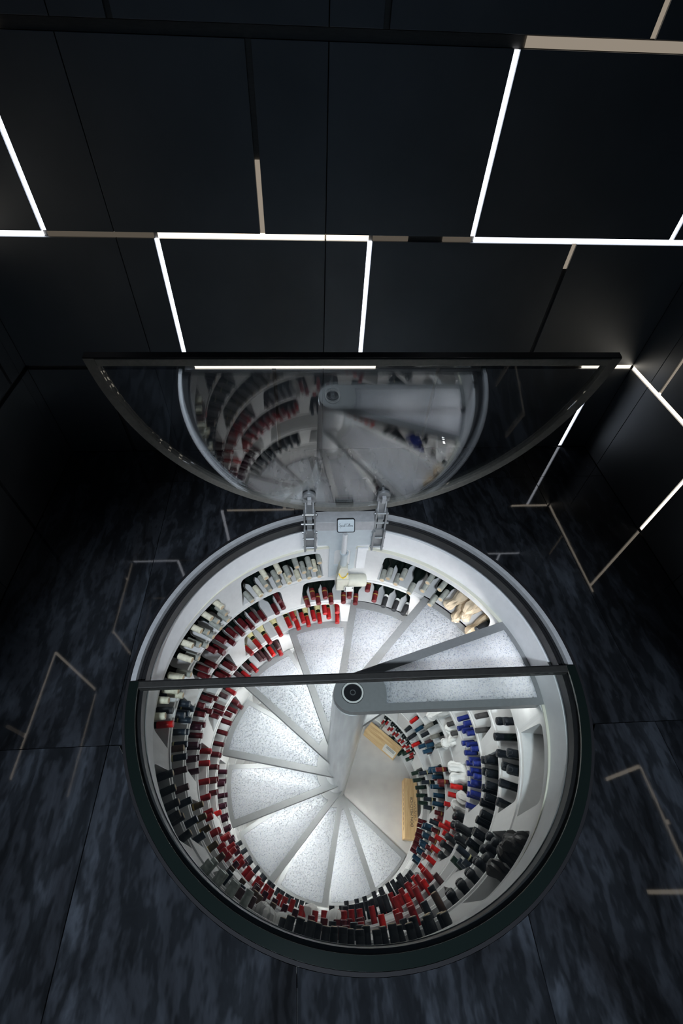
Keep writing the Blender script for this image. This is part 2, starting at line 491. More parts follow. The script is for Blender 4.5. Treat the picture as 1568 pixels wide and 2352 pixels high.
for x, c in ((-.820, C4), (.102, C4), (-1.30, C1), (-.368, C1), (.56, C1)):
    strip('back', 'v', x, c[0], c[1], [])
strip('right', 'h', .556, -.09, YB - .004, [(.74, YB - .004, 'led_y')], GAP, 'warm bright line running along the right wall to the corner')
strip('right', 'v', 1.253, .556 + g / 2, C2[1], [(.57, .80, 'led_d')], GAP, 'dim warm vertical line on the right wall near the corner')
strip('right', 'v', .78, C1[0], .545, [(.012, .545, 'led_y')], GAP, 'bright vertical line low on the right wall')
strip('right', 'v', .32, .556 + g / 2, C2[1], [])
strip('right', 'h', H2, -.09, YB - .004, [])
strip('right', 'h', ZR, -2.5, -.11, [(-.78, -.29, 'led_y')], GAP, 'light line on the right wall seen mirrored in the lower right floor')
strip('right', 'v', -.285, ZR + g / 2, 1.42, [(.87, 1.22, 'led_y')], GAP, 'short upright light line mirrored in the floor right of the lid')
strip('right', 'v', -.87, ZR + g / 2, 1.42, [(.90, 1.25, 'led_y')], GAP, 'short upright light line mirrored at the lower right edge')
strip('left', 'h', .556, -2.5, YB - .004, [(-.26, .41, 'led_m')], GAP, 'low light line on the left wall mirrored in the left floor')
strip('left', 'h', H2, -2.5, YB - .004, [(-.24, .40, 'led_m'), (.89, YB - .01, 'led_m')], GAP, 'middle light line on the left wall mirrored beside the lid')
strip('left', 'h', H3, -2.5, YB - .004, [(1.2, YB - .02, 'led_d')], GAP, 'upper light line on the left wall, lit near the corner')
strip('left', 'v', .42, .567, C2[1], [(.57, C2[1] - .004, 'led_m')], GAP, 'upright light line on the left wall mirrored in the left floor')
strip('left', 'v', .885, C3[0], C3[1], [(C3[0], 1.56, 'led_m')], GAP, 'upper upright light line on the left wall')
strip('left', 'v', -.055, C1[0], .545, [(.40, .545, 'led_d')], GAP, 'short low upright line on the left wall')
strip('left', 'v', .885, C1[0], .545, [])
strip('left', 'v', 1.36, .567, C2[1], [])

# ------------------------------------------------------------------ the opening: rim rings and liner
RC = (-.0225, -.0275)                     # axis of the rack cylinder
def rf(k): return .9295 - .0075 * k      # front radius of rack tier k
def zb(k): return -.526 - .29 * k       # shelf level of tier k
ZF = zb(9) - .012
rim = empty('rim_frame', (0, 0, 0)); tag(rim, 'round metal rim frame of the cellar opening, set flush in the slate floor', 'frame')
MB().ring([(.998, -.03), (.998, .003), (.987, .003), (.987, -.03)], 0, 360, 160).build('outer_ring', M['blackmetal'], rim, True)
MB().ring([(.986, -.03), (.986, -.002), (.966, -.006), (.966, -.034)], 0, 360, 160).build('seat_ring', M['silver'], rim, True)
MB().ring([(.9655, -.085), (.9655, -.030), (.953, -.030), (.953, -.034), (.949, -.034), (.949, -.030), (.934, -.030), (.932, -.078), (.94, -.085)], 0, 360, 160).build('gasket', M['gasket'], rim, True)
MB().ring([(.9395, -.0845), (.9315, -.0785), (.9295, -.0785), (.9295, -.0845)], 0, 360, 160).build('inner_edge', M['steel'], rim, True)
liner = MB().ring([(1.04, -.085), (.935, -.085), (.933, -.2425), (1.04, -.2425)], 0, 360, 160, (-.012, -.014)).build('liner_ring', M['liner'], None, True)
tag(liner, 'smooth white liner ring around the top of the cellar shaft', 'liner')
MB().ring([(.965, -.2365), (.929, -.2365), (.929, -.2425), (.965, -.2425)], 0, 360, 160, RC).build('seal_ring', M['seal'], liner, True)
cf = MB().ring([(0.0, ZF), (1.35, ZF), (1.35, ZF - .1), (0.0, ZF - .1)], 0, 360, 64, RC).build('floor_cellar', M['cement'])
tag(cf, 'pale grey screed floor at the bottom of the cellar', kind='structure')
cw = MB().ring([(1.34, ZF), (1.36, ZF), (1.36, -.05), (1.34, -.05)], 0, 360, 64, RC).build('wall_shaft', M['rack'])
tag(cw, 'round shaft wall behind the wine racks', kind='structure')

# ------------------------------------------------------------------ rack layout
# bin openings per tier in degrees (0 = right, 90 = hinge side), bottle table per tier:
# kind,angle,row,offset of the capsule tip from the rack face in mm
OPEN={0:[(25,73),(95,130),(137,188),(194.5,217.5),(223,241.5),(247,292),(298,322),(326.5,352)],
1:[(56.5,105),(112,162),(168,216),(224,273),(281,324),(330,410)],
2:[(86,135),(141,191),(198,247),(254,304),(310,353),(359,384),(390,440)],
3:[(116,167),(174,224),(231,281),(287,329),(335,385),(391,440),(446,470)],
4:[(146,200),(206,256),(262,310),(316,357),(366,416),(422,472),(476,500)],
5:[(172,226),(232,282),(288,335),(341,388),(394,444),(450,500),(504,526)],
6:[(203,256),(262,312),(318,365),(371,420),(426,476),(482,532),(536,558)],
7:[(235,286),(292,338),(344,394),(400,450),(456,506),(510,560),(564,590)],
8:[(262,315),(320,372),(377.5,426),(432,482),(488,538),(544,594),(598,618)],
9:[(295,340),(345,402),(408,458),(464,514),(520,570),(576,622),(626,650)]}
BOTTLES = {
 0: "k,28.4,1,-32 T,30.2,0,-43 T,35.4,1,-47 T,35.7,2,-32 T,38.3,0,-56 T,40.9,1,-55 g,45.9,1,-37 g,47.8,2,-32 g,48.7,0,-65 g,53,2,-32 g,53.6,1,-51 g,58.5,0,-60 g,63.2,1,-32 g,65,0,-32 g,68.4,1,-61 g,70.8,0,-32 g,97,0,-32 g,97,2,-32 c,98.9,1,-32 g,101.3,0,-32 g,101.3,2,-60 g,103.4,1,-32 c,105.5,0,-32 g,106.2,2,-32 g,109.6,1,-32 c,109.8,0,-32 c,113.4,2,-32 g,114,0,-32 g,114.6,1,-35 g,118.3,0,-32 c,119.1,2,-32 g,119.7,1,-33 c,122.5,0,-36 g,126.8,0,-37 g,139,0,-42 g,139,1,-41 c,139.4,2,-32 g,143.3,0,-45 g,143.3,1,-41 c,145.1,2,-34 g,147.5,0,-45 g,148.7,1,-39 c,150.9,2,-35 g,151.8,0,-50 g,154.2,1,-44 c,157,2,-42 g,157.3,0,-48 c,160.3,1,-49 g,163.7,0,-50 c,167,1,-45 c,171.6,0,-50 c,171.9,1,-44 c,176.8,2,-34 q,178.4,1,-41 R,181.3,0,-32 c,181.7,2,-32 K,196.5,0,-32 K,200.8,0,-32 K,205,0,-32 K,209.3,0,-32 K,209.3,1,-32 K,214.3,0,-32 G,225,0,-58 G,225,1,-46 G,229.3,1,-56 G,229.3,0,-55 G,233.5,0,-61 G,233.7,1,-61 G,237.8,0,-66 K,249,0,-41 K,250.8,1,-59 K,253.3,0,-60 K,255.4,1,-56 K,256.2,2,-66 K,258,0,-58 K,260.2,1,-56 K,262.3,0,-55 K,264.5,1,-59 K,266.6,0,-51 K,268.7,1,-52 K,270.8,0,-58 K,273,1,-48 K,275.1,0,-49 K,277.2,1,-56 K,279.3,0,-42 K,281.5,1,-44 K,283.6,0,-53 K,285.7,2,-52 K,285.7,1,-36 K,287.8,0,-41 K,290,1,-32 K,290,2,-36 D,310.9,0,-32 D,315.1,0,-33 D,317.6,1,-41 D,318.5,2,-32 D,319.4,0,-32",
 1: "q,58.5,0,-32 q,62.9,0,-32 q,67.8,0,-32 M,72.3,1,-56 M,76,2,-33 M,80.5,0,-57 M,83.6,1,-55 M,86,0,-54 M,91.6,0,-58 M,94.4,1,-57 M,97.4,0,-53 M,99.8,1,-49 M,102.4,0,-56 m,114,1,-58 m,115.1,2,-43 m,116.6,0,-34 m,122.8,0,-32 m,127,1,-52 m,129.3,0,-39 m,132.3,1,-42 m,134.2,0,-32 m,138,1,-40 m,139.7,0,-39 m,143.9,2,-51 m,145.4,0,-32 m,146.3,1,-52 m,149.3,2,-45 m,151.7,0,-42 m,155.7,1,-44 m,157,0,-45 n,170,0,-32 n,171.3,2,-44 n,173.3,1,-32 n,174.3,0,-32 n,175.5,2,-32 n,178.5,0,-32 n,179.9,1,-32 n,182.8,0,-32 b,185.3,1,-32 n,187,0,-32 p,191.3,0,-32 p,197.1,0,-32 n,201.5,0,-32 n,207.8,0,-34 n,213.3,0,-36 n,227.6,0,-42 n,233,0,-38 p,234,1,-32 p,237.6,0,-32 w,242.2,0,-32 w,244.6,1,-32 w,246.7,0,-32 k,262.5,0,-54 m,264.4,1,-41 m,266.7,0,-42 k,268.7,1,-55 k,270.1,2,-49 r,271,0,-52 r,283,0,-52 k,283,1,-33 r,287.3,0,-59 k,291.5,0,-50 b,294.7,1,-64 k,295.8,0,-85 h,299,1,-32 h,300,0,-32 h,303.3,1,-32 h,304.3,0,-32 h,307.5,1,-32 h,308.5,0,-32 h,311.8,1,-32 h,312.8,0,-32 h,313.2,2,-32 h,317,0,-32 h,317.5,1,-32 h,318.4,2,-32 h,321.3,0,-32 G2,332.7,0,-32 G2,339,0,-32 G2,341.3,2,-41 G2,343.4,1,-44 G2,346.8,2,-40 G2,348.9,0,-45 G2,354.8,0,-46 G2,357.6,2,-32 G2,359.1,1,-42",
 2: "d,2.5,0,-32 d,6.9,1,-32 y,88,0,-44 r,88.4,2,-41 y,92.3,1,-43 r,94.3,2,-46 y,96.5,0,-32 r,99.4,1,-44 y,102.2,0,-43 r,104.7,1,-43 y,107.4,0,-48 r,109.3,2,-40 y,111.6,1,-46 y,116.6,0,-45 y,123,0,-57 y,128.1,0,-45 y,133,0,-44 m,143,0,-33 m,145,1,-49 m,147.6,0,-40 m,150.2,1,-47 m,158.6,0,-47 m,161.1,1,-42 m,164.4,0,-49 m,165.4,2,-32 m,167.5,1,-32 m,170.3,0,-32 u,172.7,1,-32 m,174.6,0,-32 u,178.9,0,-32 u,179.3,1,-32 u,183.1,0,-32 u,184.6,1,-32 u,187.9,0,-32 o,200,0,-32 o,204.3,0,-32 o,208.5,0,-32 o,214.6,0,-32 b,219.1,0,-32 b,224.5,0,-32 b,230,0,-32 b,235.6,0,-32 b,238,1,-32 b,242.7,0,-32 m,256,0,-46 m,256,1,-46 m,260.3,0,-45 m,260.3,1,-46 m,264.5,0,-37 m,264.5,1,-47 m,266.5,2,-48 m,268.8,0,-47 m,271.9,1,-49 m,273,0,-50 R,279.7,0,-44 R,285,0,-43 R,290.1,0,-43 r,294.3,0,-85 e,312,0,-60 n,312,1,-39 n,312,2,-32 n,316.3,0,-66 G2,320.5,0,-40 G2,323.4,1,-39 G2,324.8,0,-32 G2,329,0,-32 G2,330.4,1,-36 G2,335.4,0,-32 G2,336.6,1,-32 G2,340.6,0,-32 G2,340.8,1,-32 G2,345.1,1,-32 G2,346.7,0,-32 G2,350.1,1,-32 G2,351,0,-32",
 3: "B,0.6,1,-32 B,2.5,0,-35 B,4.1,2,-32 B,6.5,1,-32 B,8.4,2,-32 B,9.1,0,-32 B,12,1,-32 r,118,0,-45 p,119,2,-53 R,122.3,1,-48 p,124.4,0,-32 p,127.2,1,-34 p,129.8,2,-57 r,133,0,-42 p,135.9,1,-41 r,138.1,0,-41 p,141.4,1,-40 r,148.2,0,-32 p,153.7,2,-45 m,157.8,1,-44 m,159.1,0,-32 m,162.1,1,-32 x,176,0,-32 x,180.9,0,-32 x,188.1,0,-33 x,194.2,0,-32 x,199.9,0,-32 x,202.6,1,-32 x,207.8,0,-40 x,208.5,1,-32 x,213.5,0,-32 x,216.2,1,-32 x,217.7,0,-32 u,222,0,-39 u,233,0,-40 u,234.1,1,-36 u,237.3,0,-38 u,241.5,0,-35 u,245.8,0,-35 u,250,0,-34 w,256.3,0,-76 r,257.2,1,-55 r,260.6,0,-62 w,263.2,1,-69 r,265.3,0,-74 r,267.6,1,-69 r,267.7,2,-68 r,271,0,-70 r,273.8,1,-70 r,279,0,-69 r,289,0,-70 R,293.3,0,-55 r,297.5,0,-63 R,301.8,0,-58 p,307.1,0,-33 k,322.7,0,-32 h,322.7,1,-62 h,327,0,-62 h,327,1,-85 B,337,0,-32 B,341.1,1,-32 B,341.3,0,-32 B,345.4,1,-32 B,345.5,0,-32 B,346.7,2,-32 B,349.8,0,-32 B,350,1,-32 B,351.8,2,-32 B,354,0,-32 B,354.3,1,-32 B,357.6,2,-32 B,358.3,0,-32",
 4: "w,8,0,-85 w,8,1,-41 d,9.5,2,-32 w,12.3,1,-32 d,14.1,2,-32 w,22.8,0,-85 m,148,0,-42 m,149.3,2,-40 m,152.3,1,-43 m,156,2,-42 m,158.5,1,-50 m,162.7,0,-32 m,168.1,0,-32 m,173.1,0,-32 m,173.8,1,-32 m,178.5,0,-32 m,179.3,1,-32 m,183.7,0,-32 m,185.3,1,-32 m,189.2,0,-32 m,190.3,1,-32 R,198,0,-32 r,208,0,-46 r,209.3,1,-46 r,212.8,0,-48 r,215.2,1,-45 r,218.8,0,-52 r,221.2,1,-47 r,224.6,0,-51 r,227.2,1,-47 r,230.3,0,-52 r,232.5,1,-46 r,234.9,0,-51 r,237.7,1,-51 r,241.4,0,-50 r,244.2,1,-53 r,247.3,0,-58 r,251.6,0,-45 r,253.6,1,-37 k,264,0,-75 k,268.3,0,-77 k,269.1,1,-77 k,269.3,2,-76 k,272.5,0,-78 k,274.5,1,-80 k,276.8,0,-80 k,279.3,1,-82 k,281.7,0,-83 k,284.6,1,-85 r,285.9,0,-52 k,286.4,2,-85 r,290.4,0,-73 r,292.5,1,-49 r,295.2,0,-64 r,297.9,1,-75 r,299.5,0,-57 r,303.3,1,-69 R,303.7,0,-60 r,307.6,1,-53 R,308,0,-61 h,318,0,-36 h,322.3,0,-53 h,325,1,-55 R,326.5,0,-65 h,330.7,1,-45 R,330.8,0,-71 h,335,0,-32 h,335.3,1,-38 w,339.3,0,-55 w,342,1,-32 R,343.7,0,-82 R,346.5,1,-84 w,348.7,0,-54 w,350.7,1,-85 w,353,0,-32 w,355,1,-85",
 5: "s,11.3,0,-41 s,16.4,0,-46 s,22.5,0,-51 u,176.6,0,-32 u,181,0,-32 u,183.2,1,-32 u,187.6,0,-45 u,188.4,1,-32 u,191.9,0,-32 u,193.3,1,-32 u,196.8,0,-32 u,198.9,1,-32 u,202.1,0,-32 u,203.3,1,-32 u,207.2,0,-32 u,208.9,1,-32 u,212,0,-32 u,214.1,1,-32 u,219.4,0,-32 R,305.9,0,-40 R,311.8,0,-53 R,317.1,0,-38 R,322.1,0,-47 R,327.1,0,-48 R,333,0,-46 R,343.2,0,-32 M,353.4,0,-83 M,359.5,0,-85",
 6: "t,1.1,2,-72 t,3,0,-67 t,3,1,-77 p,13,0,-32 t,13,1,-82 t,14.7,2,-57 p,17.3,1,-32 t,17.3,0,-81 k,21.7,1,-33 t,26.6,0,-33 R,31.5,1,-49 k,208.1,0,-34 k,212.4,0,-45 k,216.7,0,-45 k,218.8,1,-44 k,222.9,0,-53 k,227.2,0,-46 k,229,1,-47 k,231.8,0,-45 k,234.3,1,-47 k,237.4,0,-44 k,240,1,-47 k,242.5,0,-45 k,245,1,-46 k,247.6,0,-45 k,250.4,1,-47 k,253.1,0,-43 k,272.8,0,-76 k,278.2,0,-77 k,282.5,0,-78 k,287.8,0,-84 k,291.1,1,-79 k,292.1,0,-85 k,296.3,0,-85 k,298.5,1,-85 k,300.6,0,-54 k,301.4,2,-85 k,303.3,1,-85 k,304.9,0,-42 k,305.9,2,-55 k,309.1,0,-44 M,320,0,-32 M,324.3,0,-32 M,328.6,0,-32 M,333.2,0,-32 n,335.7,1,-73 M,337.5,0,-32 M,337.8,2,-32 M,341.7,0,-32 t,345,1,-71 M,346,0,-32 t,349.2,1,-66 M,350.2,0,-32 t,353.5,1,-67 M,353.8,2,-32 t,354.5,0,-71 t,358.7,1,-64 M,358.7,0,-32",
 7: "n,0.5,0,-70 n,5.9,0,-76 R,22.8,0,-37 k,27.7,0,-33 k,32,1,-34 n,318.4,0,-32 t,319,1,-52 n,323.2,0,-32 t,323.2,1,-49 t,325.5,2,-55 n,327.5,0,-32 t,327.5,1,-52 t,330.5,2,-57 n,331.7,0,-32 t,331.7,1,-51 t,335.6,2,-59 t,336,0,-57 t,336,1,-64 n,346.7,0,-65 n,351.2,0,-66",
 8: "e,1,0,-61 e,5.6,0,-71 e,10,0,-66 e,19.5,0,-67 v,19.5,1,-32 v,20.6,2,-32 e,23.8,0,-73 v,23.8,1,-32 v,25.6,2,-32 v,28,0,-32 v,30.5,1,-32 v,32.8,0,-32 v,35.9,1,-32 v,38.3,0,-32 v,40.9,1,-32 v,42.9,0,-33 v,45.7,2,-32 s,47.6,0,-77 v,48.6,1,-34 m,325.1,0,-42 m,326.6,1,-49 m,329.4,0,-41 m,330.9,1,-50 m,334,0,-45 m,335.6,1,-53 m,339.3,0,-46 m,341.1,1,-56 e,352.2,0,-51 e,356.4,0,-63",
 9: "e,27.8,0,-32 e,33.2,0,-32 e,38.3,0,-34",
}
ORD = ['first', 'second', 'third', 'fourth', 'fifth', 'sixth', 'seventh', 'eighth', 'ninth', 'tenth', 'eleventh', 'twelfth', 'thirteenth', 'fourteenth', 'fifteenth', 'sixteenth', 'seventeenth', 'eighteenth', 'nineteenth', 'twentieth']
HOURS = ['twelve', 'one', 'two', 'three', 'four', 'five', 'six', 'seven', 'eight', 'nine', 'ten', 'eleven']
def clock(a):
    h = ((90 - a) / 30.0) % 12
    q = int(round(h * 2)) % 24
    return (HOURS[q // 2] + " o'clock") if q % 2 == 0 else 'half past ' + HOURS[q // 2]

TH = 1.30
def bin_mesh(k, b0, b1, u, v):
    z0 = zb(k) - .022; z1 = zb(k) + .268 if k else -.243
    top = zb(k) + .248; zbk = zb(k); rk = rf(k)
    tp = 1.3; rc = 2.0
    def hi(a):
        d = min(a - u, v - a)
        if d <= 0: return zbk
        if d < tp: return zbk + (top - .035 - zbk) * d / tp
        if d < tp + rc:
            t = (d - tp) / rc
            return top - .035 + .035 * math.sqrt(max(0, 1 - (1 - t) ** 2))
        return top
    A = [b0, b1, u, v]
    for e, s in ((u, 1), (v, -1)):
        A += [e + s * x for x in (.001, .45, .9, 1.3, 1.5, 1.8, 2.2, 2.7, 3.3)]
    n = max(2, int((v - u) / 2.2)); A += [u + 3.3 + (v - u - 6.6) * i / n for i in range(n + 1)]
    A = sorted(set(round(a, 4) for a in A if b0 - 1e-6 <= a <= b1 + 1e-6))
    def P(a, r, z): return (RC[0] + r * math.cos(R(a)), RC[1] + r * math.sin(R(a)), z)
    mb = MB()
    for a, b in zip(A, A[1:]):
        mid = (a + b) / 2
        if not (u < mid < v):
            mb.add([P(a, rk, z0), P(b, rk, z0), P(b, rk, z1), P(a, rk, z1)], [(0, 1, 2, 3)])
        else:
            ha, hb = hi(a), hi(b)
            mb.add([P(a, rk, z0), P(b, rk, z0), P(b, rk, zbk), P(a, rk, zbk)], [(0, 1, 2, 3)])
            mb.add([P(a, rk, ha), P(b, rk, hb), P(b, rk, z1), P(a, rk, z1)], [(0, 1, 2, 3)])
            mb.add([P(a, rk, zbk), P(b, rk, zbk), P(b, TH, zbk), P(a, TH, zbk)], [(0, 1, 2, 3)])
            mb.add([P(a, rk, ha), P(b, rk, hb), P(b, TH, hb), P(a, TH, ha)], [(3, 2, 1, 0)])
            mb.add([P(a, TH, zbk), P(b, TH, zbk), P(b, TH, hb), P(a, TH, ha)], [(0, 1, 2, 3)])
        mb.add([P(a, rk, z1), P(b, rk, z1), P(b, rk + .06, z1), P(a, rk + .06, z1)], [(0, 1, 2, 3)])
        mb.add([P(a, rk, z0), P(b, rk, z0), P(b, rk + .03, z0), P(a, rk + .03, z0)], [(3, 2, 1, 0)])
    return mb

KIND = {  # kind: name, words for the label, capsule colour, roughness, metal, body shape, glass
 'c': ('white_wine_bottle', 'cream-capped wine bottle', (.74, .70, .54), .45, 0, 'bord', 'dark'),
 'g': ('white_wine_bottle', 'grey-white-capped wine bottle', (.36, .37, .33), .40, 0, 'bord', 'dark'),
 'G': ('white_wine_bottle', 'pale sage-capped wine bottle', (.44, .48, .43), .38, 0, 'bord', 'dark'),
 'K': ('red_wine_bottle', 'matt charcoal-capped wine bottle', (.030, .034, .038), .42, 0, 'bord', 'dark'),
 'k': ('red_wine_bottle', 'black-capped wine bottle', (.018, .021, .026), .38, 0, 'bord', 'dark'),
 'q': ('red_wine_bottle', 'black-capped wine bottle with white neck band', (.03, .03, .032), .5, 0, 'bord', 'dark'),
 'R': ('red_wine_bottle', 'bright red-capped wine bottle', (.55, .012, .010), .30, 0, 'bord', 'dark'),
 'r': ('red_wine_bottle', 'crimson-capped wine bottle', (.30, .012, .014), .30, 0, 'bord', 'dark'),
 'y': ('burgundy_bottle', 'red-capped burgundy bottle with pale yellow shoulder label', (.34, .012, .012), .3, 0, 'burg', 'olive'),
 'm': ('red_wine_bottle', 'dark maroon-capped wine bottle', (.105, .012, .015), .26, .2, 'bord', 'dark'),
 'M': ('red_wine_bottle', 'oxblood-capped wine bottle with gold ring', (.17, .022, .024), .28, .3, 'bord', 'dark'),
 'u': ('red_wine_bottle', 'dark plum-capped wine bottle', (.050, .010, .020), .28, .2, 'bord', 'dark'),
 'p': ('red_wine_bottle', 'mauve-brown-capped wine bottle', (.085, .040, .042), .35, .1, 'burg', 'olive'),
 'n': ('red_wine_bottle', 'blue-black-capped wine bottle', (.018, .027, .040), .36, .1, 'bord', 'dark'),
 'b': ('red_wine_bottle', 'brown-capped wine bottle', (.090, .055, .040), .4, .1, 'bord', 'dark'),
 'o': ('red_wine_bottle', 'bronze-capped wine bottle with gold disc', (.085, .060, .026), .4, .3, 'bord', 'dark'),
 'x': ('red_wine_bottle', 'red wax-dipped wine bottle', (.26, .010, .012), .16, 0, 'bord', 'dark'),
 'B': ('blue_capped_bottle', 'royal-blue-capped bottle with white neck label', (.018, .030, .19), .25, .1, 'bord', 'dark'),
 't': ('teal_capped_bottle', 'teal-blue-capped wine bottle', (.014, .060, .11), .3, .2, 'bord', 'dark'),
 'e': ('green_capped_bottle', 'dark green-capped wine bottle', (.012, .035, .022), .3, .1, 'bord', 'dark'),
 's': ('silver_capped_bottle', 'silver-capped wine bottle', (.40, .39, .34), .3, .6, 'bord', 'dark'),
 'v': ('miniature_bottle', 'small red-topped bottle with white neck label', (.28, .014, .012), .3, 0, 'mini', 'dark'),
 'd': ('red_wine_bottle', 'dusty dark-capped wine bottle', (.050, .046, .044), .55, 0, 'bord', 'dark'),
 'h': ('champagne_bottle', 'black-foiled champagne bottle', (.020, .022, .025), .28, 0, 'champ', 'dark'),
 'G2': ('tall_black_bottle', 'glossy black-necked bottle', (.010, .012, .015), .07, 0, 'magnum', 'dark'),
 'w': ('wrapped_bottle', 'white paper-wrapped bottle', (.74, .73, .70), .8, 0, 'wrap', 'dark'),
 'T': ('wrapped_bottle', 'tan paper-wrapped bottle', (.58, .47, .33), .8, 0, 'wrap', 'dark'),
 'D': ('wrapped_bottle', 'dark plastic-wrapped bottle', (.050, .044, .040), .38, 0, 'wrap', 'dark'),
}
GLASSM = {'dark': mat('dark_bottle_glass', (.004, .007, .006), .05, spec=.35),
          'olive': mat('olive_bottle_glass', (.010, .013, .006), .07, spec=.35)}
M['cork'] = noisy(mat('cork_disc', (.55, .42, .27), .7), 300, .25)
M['paper'] = mat('white_label_paper', (.72, .72, .68), .6)
M['yellowpaper'] = noisy(mat('pale_yellow_label', (.66, .60, .30), .55), 90, .2)
M['gold'] = mat('gold_foil', (.55, .38, .10), .35, .6)
LEN = .37
SHAPES = {
 'bord': ([(.05, .0165), (.105, .0165), (.125, .020), (.145, .033), (.165, .042), (.18, .043), (.352, .043), (.366, .037), (LEN, .030)], .082),
 'burg': ([(.06, .0165), (.10, .0165), (.14, .022), (.19, .035), (.22, .043), (.352, .043), (.366, .037), (LEN, .030)], .085),
 'champ': ([(.06, .018), (.11, .019), (.15, .024), (.20, .037), (.23, .042), (.352, .0425), (.366, .038), (LEN, .030)], .15),
 'magnum': ([(.05, .022), (.13, .023), (.15, .027), (.175, .038), (.20, .042), (.352, .042), (.366, .038), (LEN, .030)], .05),
 'mini': ([(.035, .011), (.055, .011), (.075, .021), (.09, .026), (.20, .026), (.21, .02)], .04),
 'wrap': ([(.09, .0165), (.125, .018), (.145, .031), (.18, .038), (.352, .038), (.366, .034), (LEN, .028)], .0)}
_mesh = {}
def body_mesh(shape, gl):
    key = ('body', shape, gl)
    if key not in _mesh:
        _mesh[key] = MB().lathe(SHAPES[shape][0], 14).mesh('glass_body', GLASSM[gl], True)
    return _mesh[key]
def cap_profile(kind, shape):
    L = SHAPES[shape][1]
    if shape == 'mini': return [(0, .0095), (.002, .0115), (.03, .0118), (L, .0118)]
    if shape == 'champ': return [(0, .010), (.004, .0195), (.012, .0235), (.022, .0235), (.030, .0195), (.040, .0185), (.10, .0200), (L, .0255)]
    if shape == 'magnum': return [(0, .016), (.003, .0225), (.018, .0245), (.030, .0235), (.034, .0225), (L, .0228)]
    if kind == 'x': return [(0, .012), (.004, .0190), (.014, .0205), (.026, .0200), (.040, .0188), (.07, .0186), (.082, .0192), (L, .0172)]
    return [(0, .0160), (.0015, .0176), (.016, .0180), (.018, .0172), (.022, .0172), (.024, .0176), (L - .002, .0183), (L, .0175)]
def capsule_mesh(kind, shape, col, rough, metal):
    key = ('cap', kind)
    if key not in _mesh:
        m = noisy(mat('capsule_' + kind, col, rough, metal), 55, .16, bump=.12 if kind in 'mMup' else .03)
        _mesh[key] = MB().lathe(cap_profile(kind, shape), 14).mesh('capsule', m, True)
    return _mesh[key]
def extra(key, name, prof, m):
    if key not in _mesh:
        _mesh[key] = MB().lathe(prof, 14).mesh(name, m, True)
    return _mesh[key]
def wrap_mesh(kind, variant, col, rough):
    key = ('wrap', kind, variant)
    if key not in _mesh:
        rnd = random.Random(kind + str(variant)); big = {'w': 1.22, 'D': 1.18}.get(kind, 1.0)
        m = ('wrapm', kind)
        if m not in _mesh:
            _mesh[m] = noisy(mat('wrapping_' + kind, col, rough), 26, .10, bump=.35, stretch=(1, 3, 3))
        n, mb = 22, MB()
        prof = [(-.005, .006), (.0, .020), (.015, .030), (.035, .030), (.055, .023), (.075, .025), (.10, .034), (.135, .040), (.17, .045), (.22, .047), (.36, .047)]
        tw = rnd.uniform(-.6, .6); ph = [rnd.uniform(0, 6.28) for _ in range(4)]
        vs_ = []
        for j, (x, r) in enumerate(prof):
            for i in range(n):
                t = 2 * math.pi * i / n
                am = .30 if x < .06 else (.20 if x < .16 else .06)
                f = 1 + am * (.55 * math.sin(5 * t + ph[0] + 9 * x) + .35 * math.sin(8 * t + ph[1] - 14 * x) + .25 * math.sin(3 * t + ph[2]))
                bend = .02 * math.sin(ph[3]) * max(0, (.09 - x) / .09)
                r_ = r * big if x < .2 else r
                vs_.append((x + rnd.uniform(-.004, .004) * (j < 6), r_ * f * math.cos(t + tw * (.1 - x)) + bend, r_ * f * math.sin(t + tw * (.1 - x)) + .012 * max(0, (.07 - x) / .07)))
        fs = []
        for j in range(len(prof) - 1):
            for i in range(n):
                k2 = (i + 1) % n
                fs.append((j * n + i, j * n + k2, (j + 1) * n + k2, (j + 1) * n + i))
        fs.append(tuple(range(n))[::-1])
        mb.add(vs_, fs)
        _mesh[key] = mb.mesh('wrapping', _mesh[m], True)
    return _mesh[key]

def make_bottle(kind, loc, ang, label, group, roll):
    name, words, col, rough, metal, shape, gl = KIND[kind]
    o = empty(name, loc); o.rotation_euler = (roll, 0, R(ang))
    tag(o, label, 'bottle', group)
    link('glass_body', body_mesh(shape, gl), o)
    if shape == 'wrap':
        link('wrapping', wrap_mesh(kind, random.randint(0, 3), col, rough), o)
        return o
    cap = link('capsule', capsule_mesh(kind, shape, col, rough, metal), o)
    if kind in 'cgKbo': link('cork_end', extra('cork', 'cork_end', [(-.0012, .0128), (.001, .0128)], M['cork']), cap)
    if kind == 'q': link('neck_band', extra('band', 'neck_band', [(.083, .0186), (.098, .0186)], M['paper']), o)
    if kind == 'y':
        link('shoulder_label', extra('sho', 'shoulder_label', [(.110, .0186), (.14, .0226), (.172, .0318)], M['yellowpaper']), o)
        link('gold_ring', extra('gr', 'gold_ring', [(.080, .0186), (.085, .0188)], M['gold']), cap)
    if kind in 'Mo': link('gold_ring', extra('gr2', 'gold_ring', [(.050, .0188), (.058, .0189)], M['gold']), cap)
    if kind == 'B': link('neck_label', extra('nl', 'neck_label', [(.0885, .0180), (.122, .0195)], M['paper']), o)
    if kind == 'v': link('neck_label', extra('nlv', 'neck_label', [(.041, .0114), (.056, .0116)], M['paper']), o)
    if kind == 'n' : link('gold_ring', extra('gr3', 'gold_ring', [(.072, .0187), (.080, .0188)], M['yellowpaper']), cap)
    return o

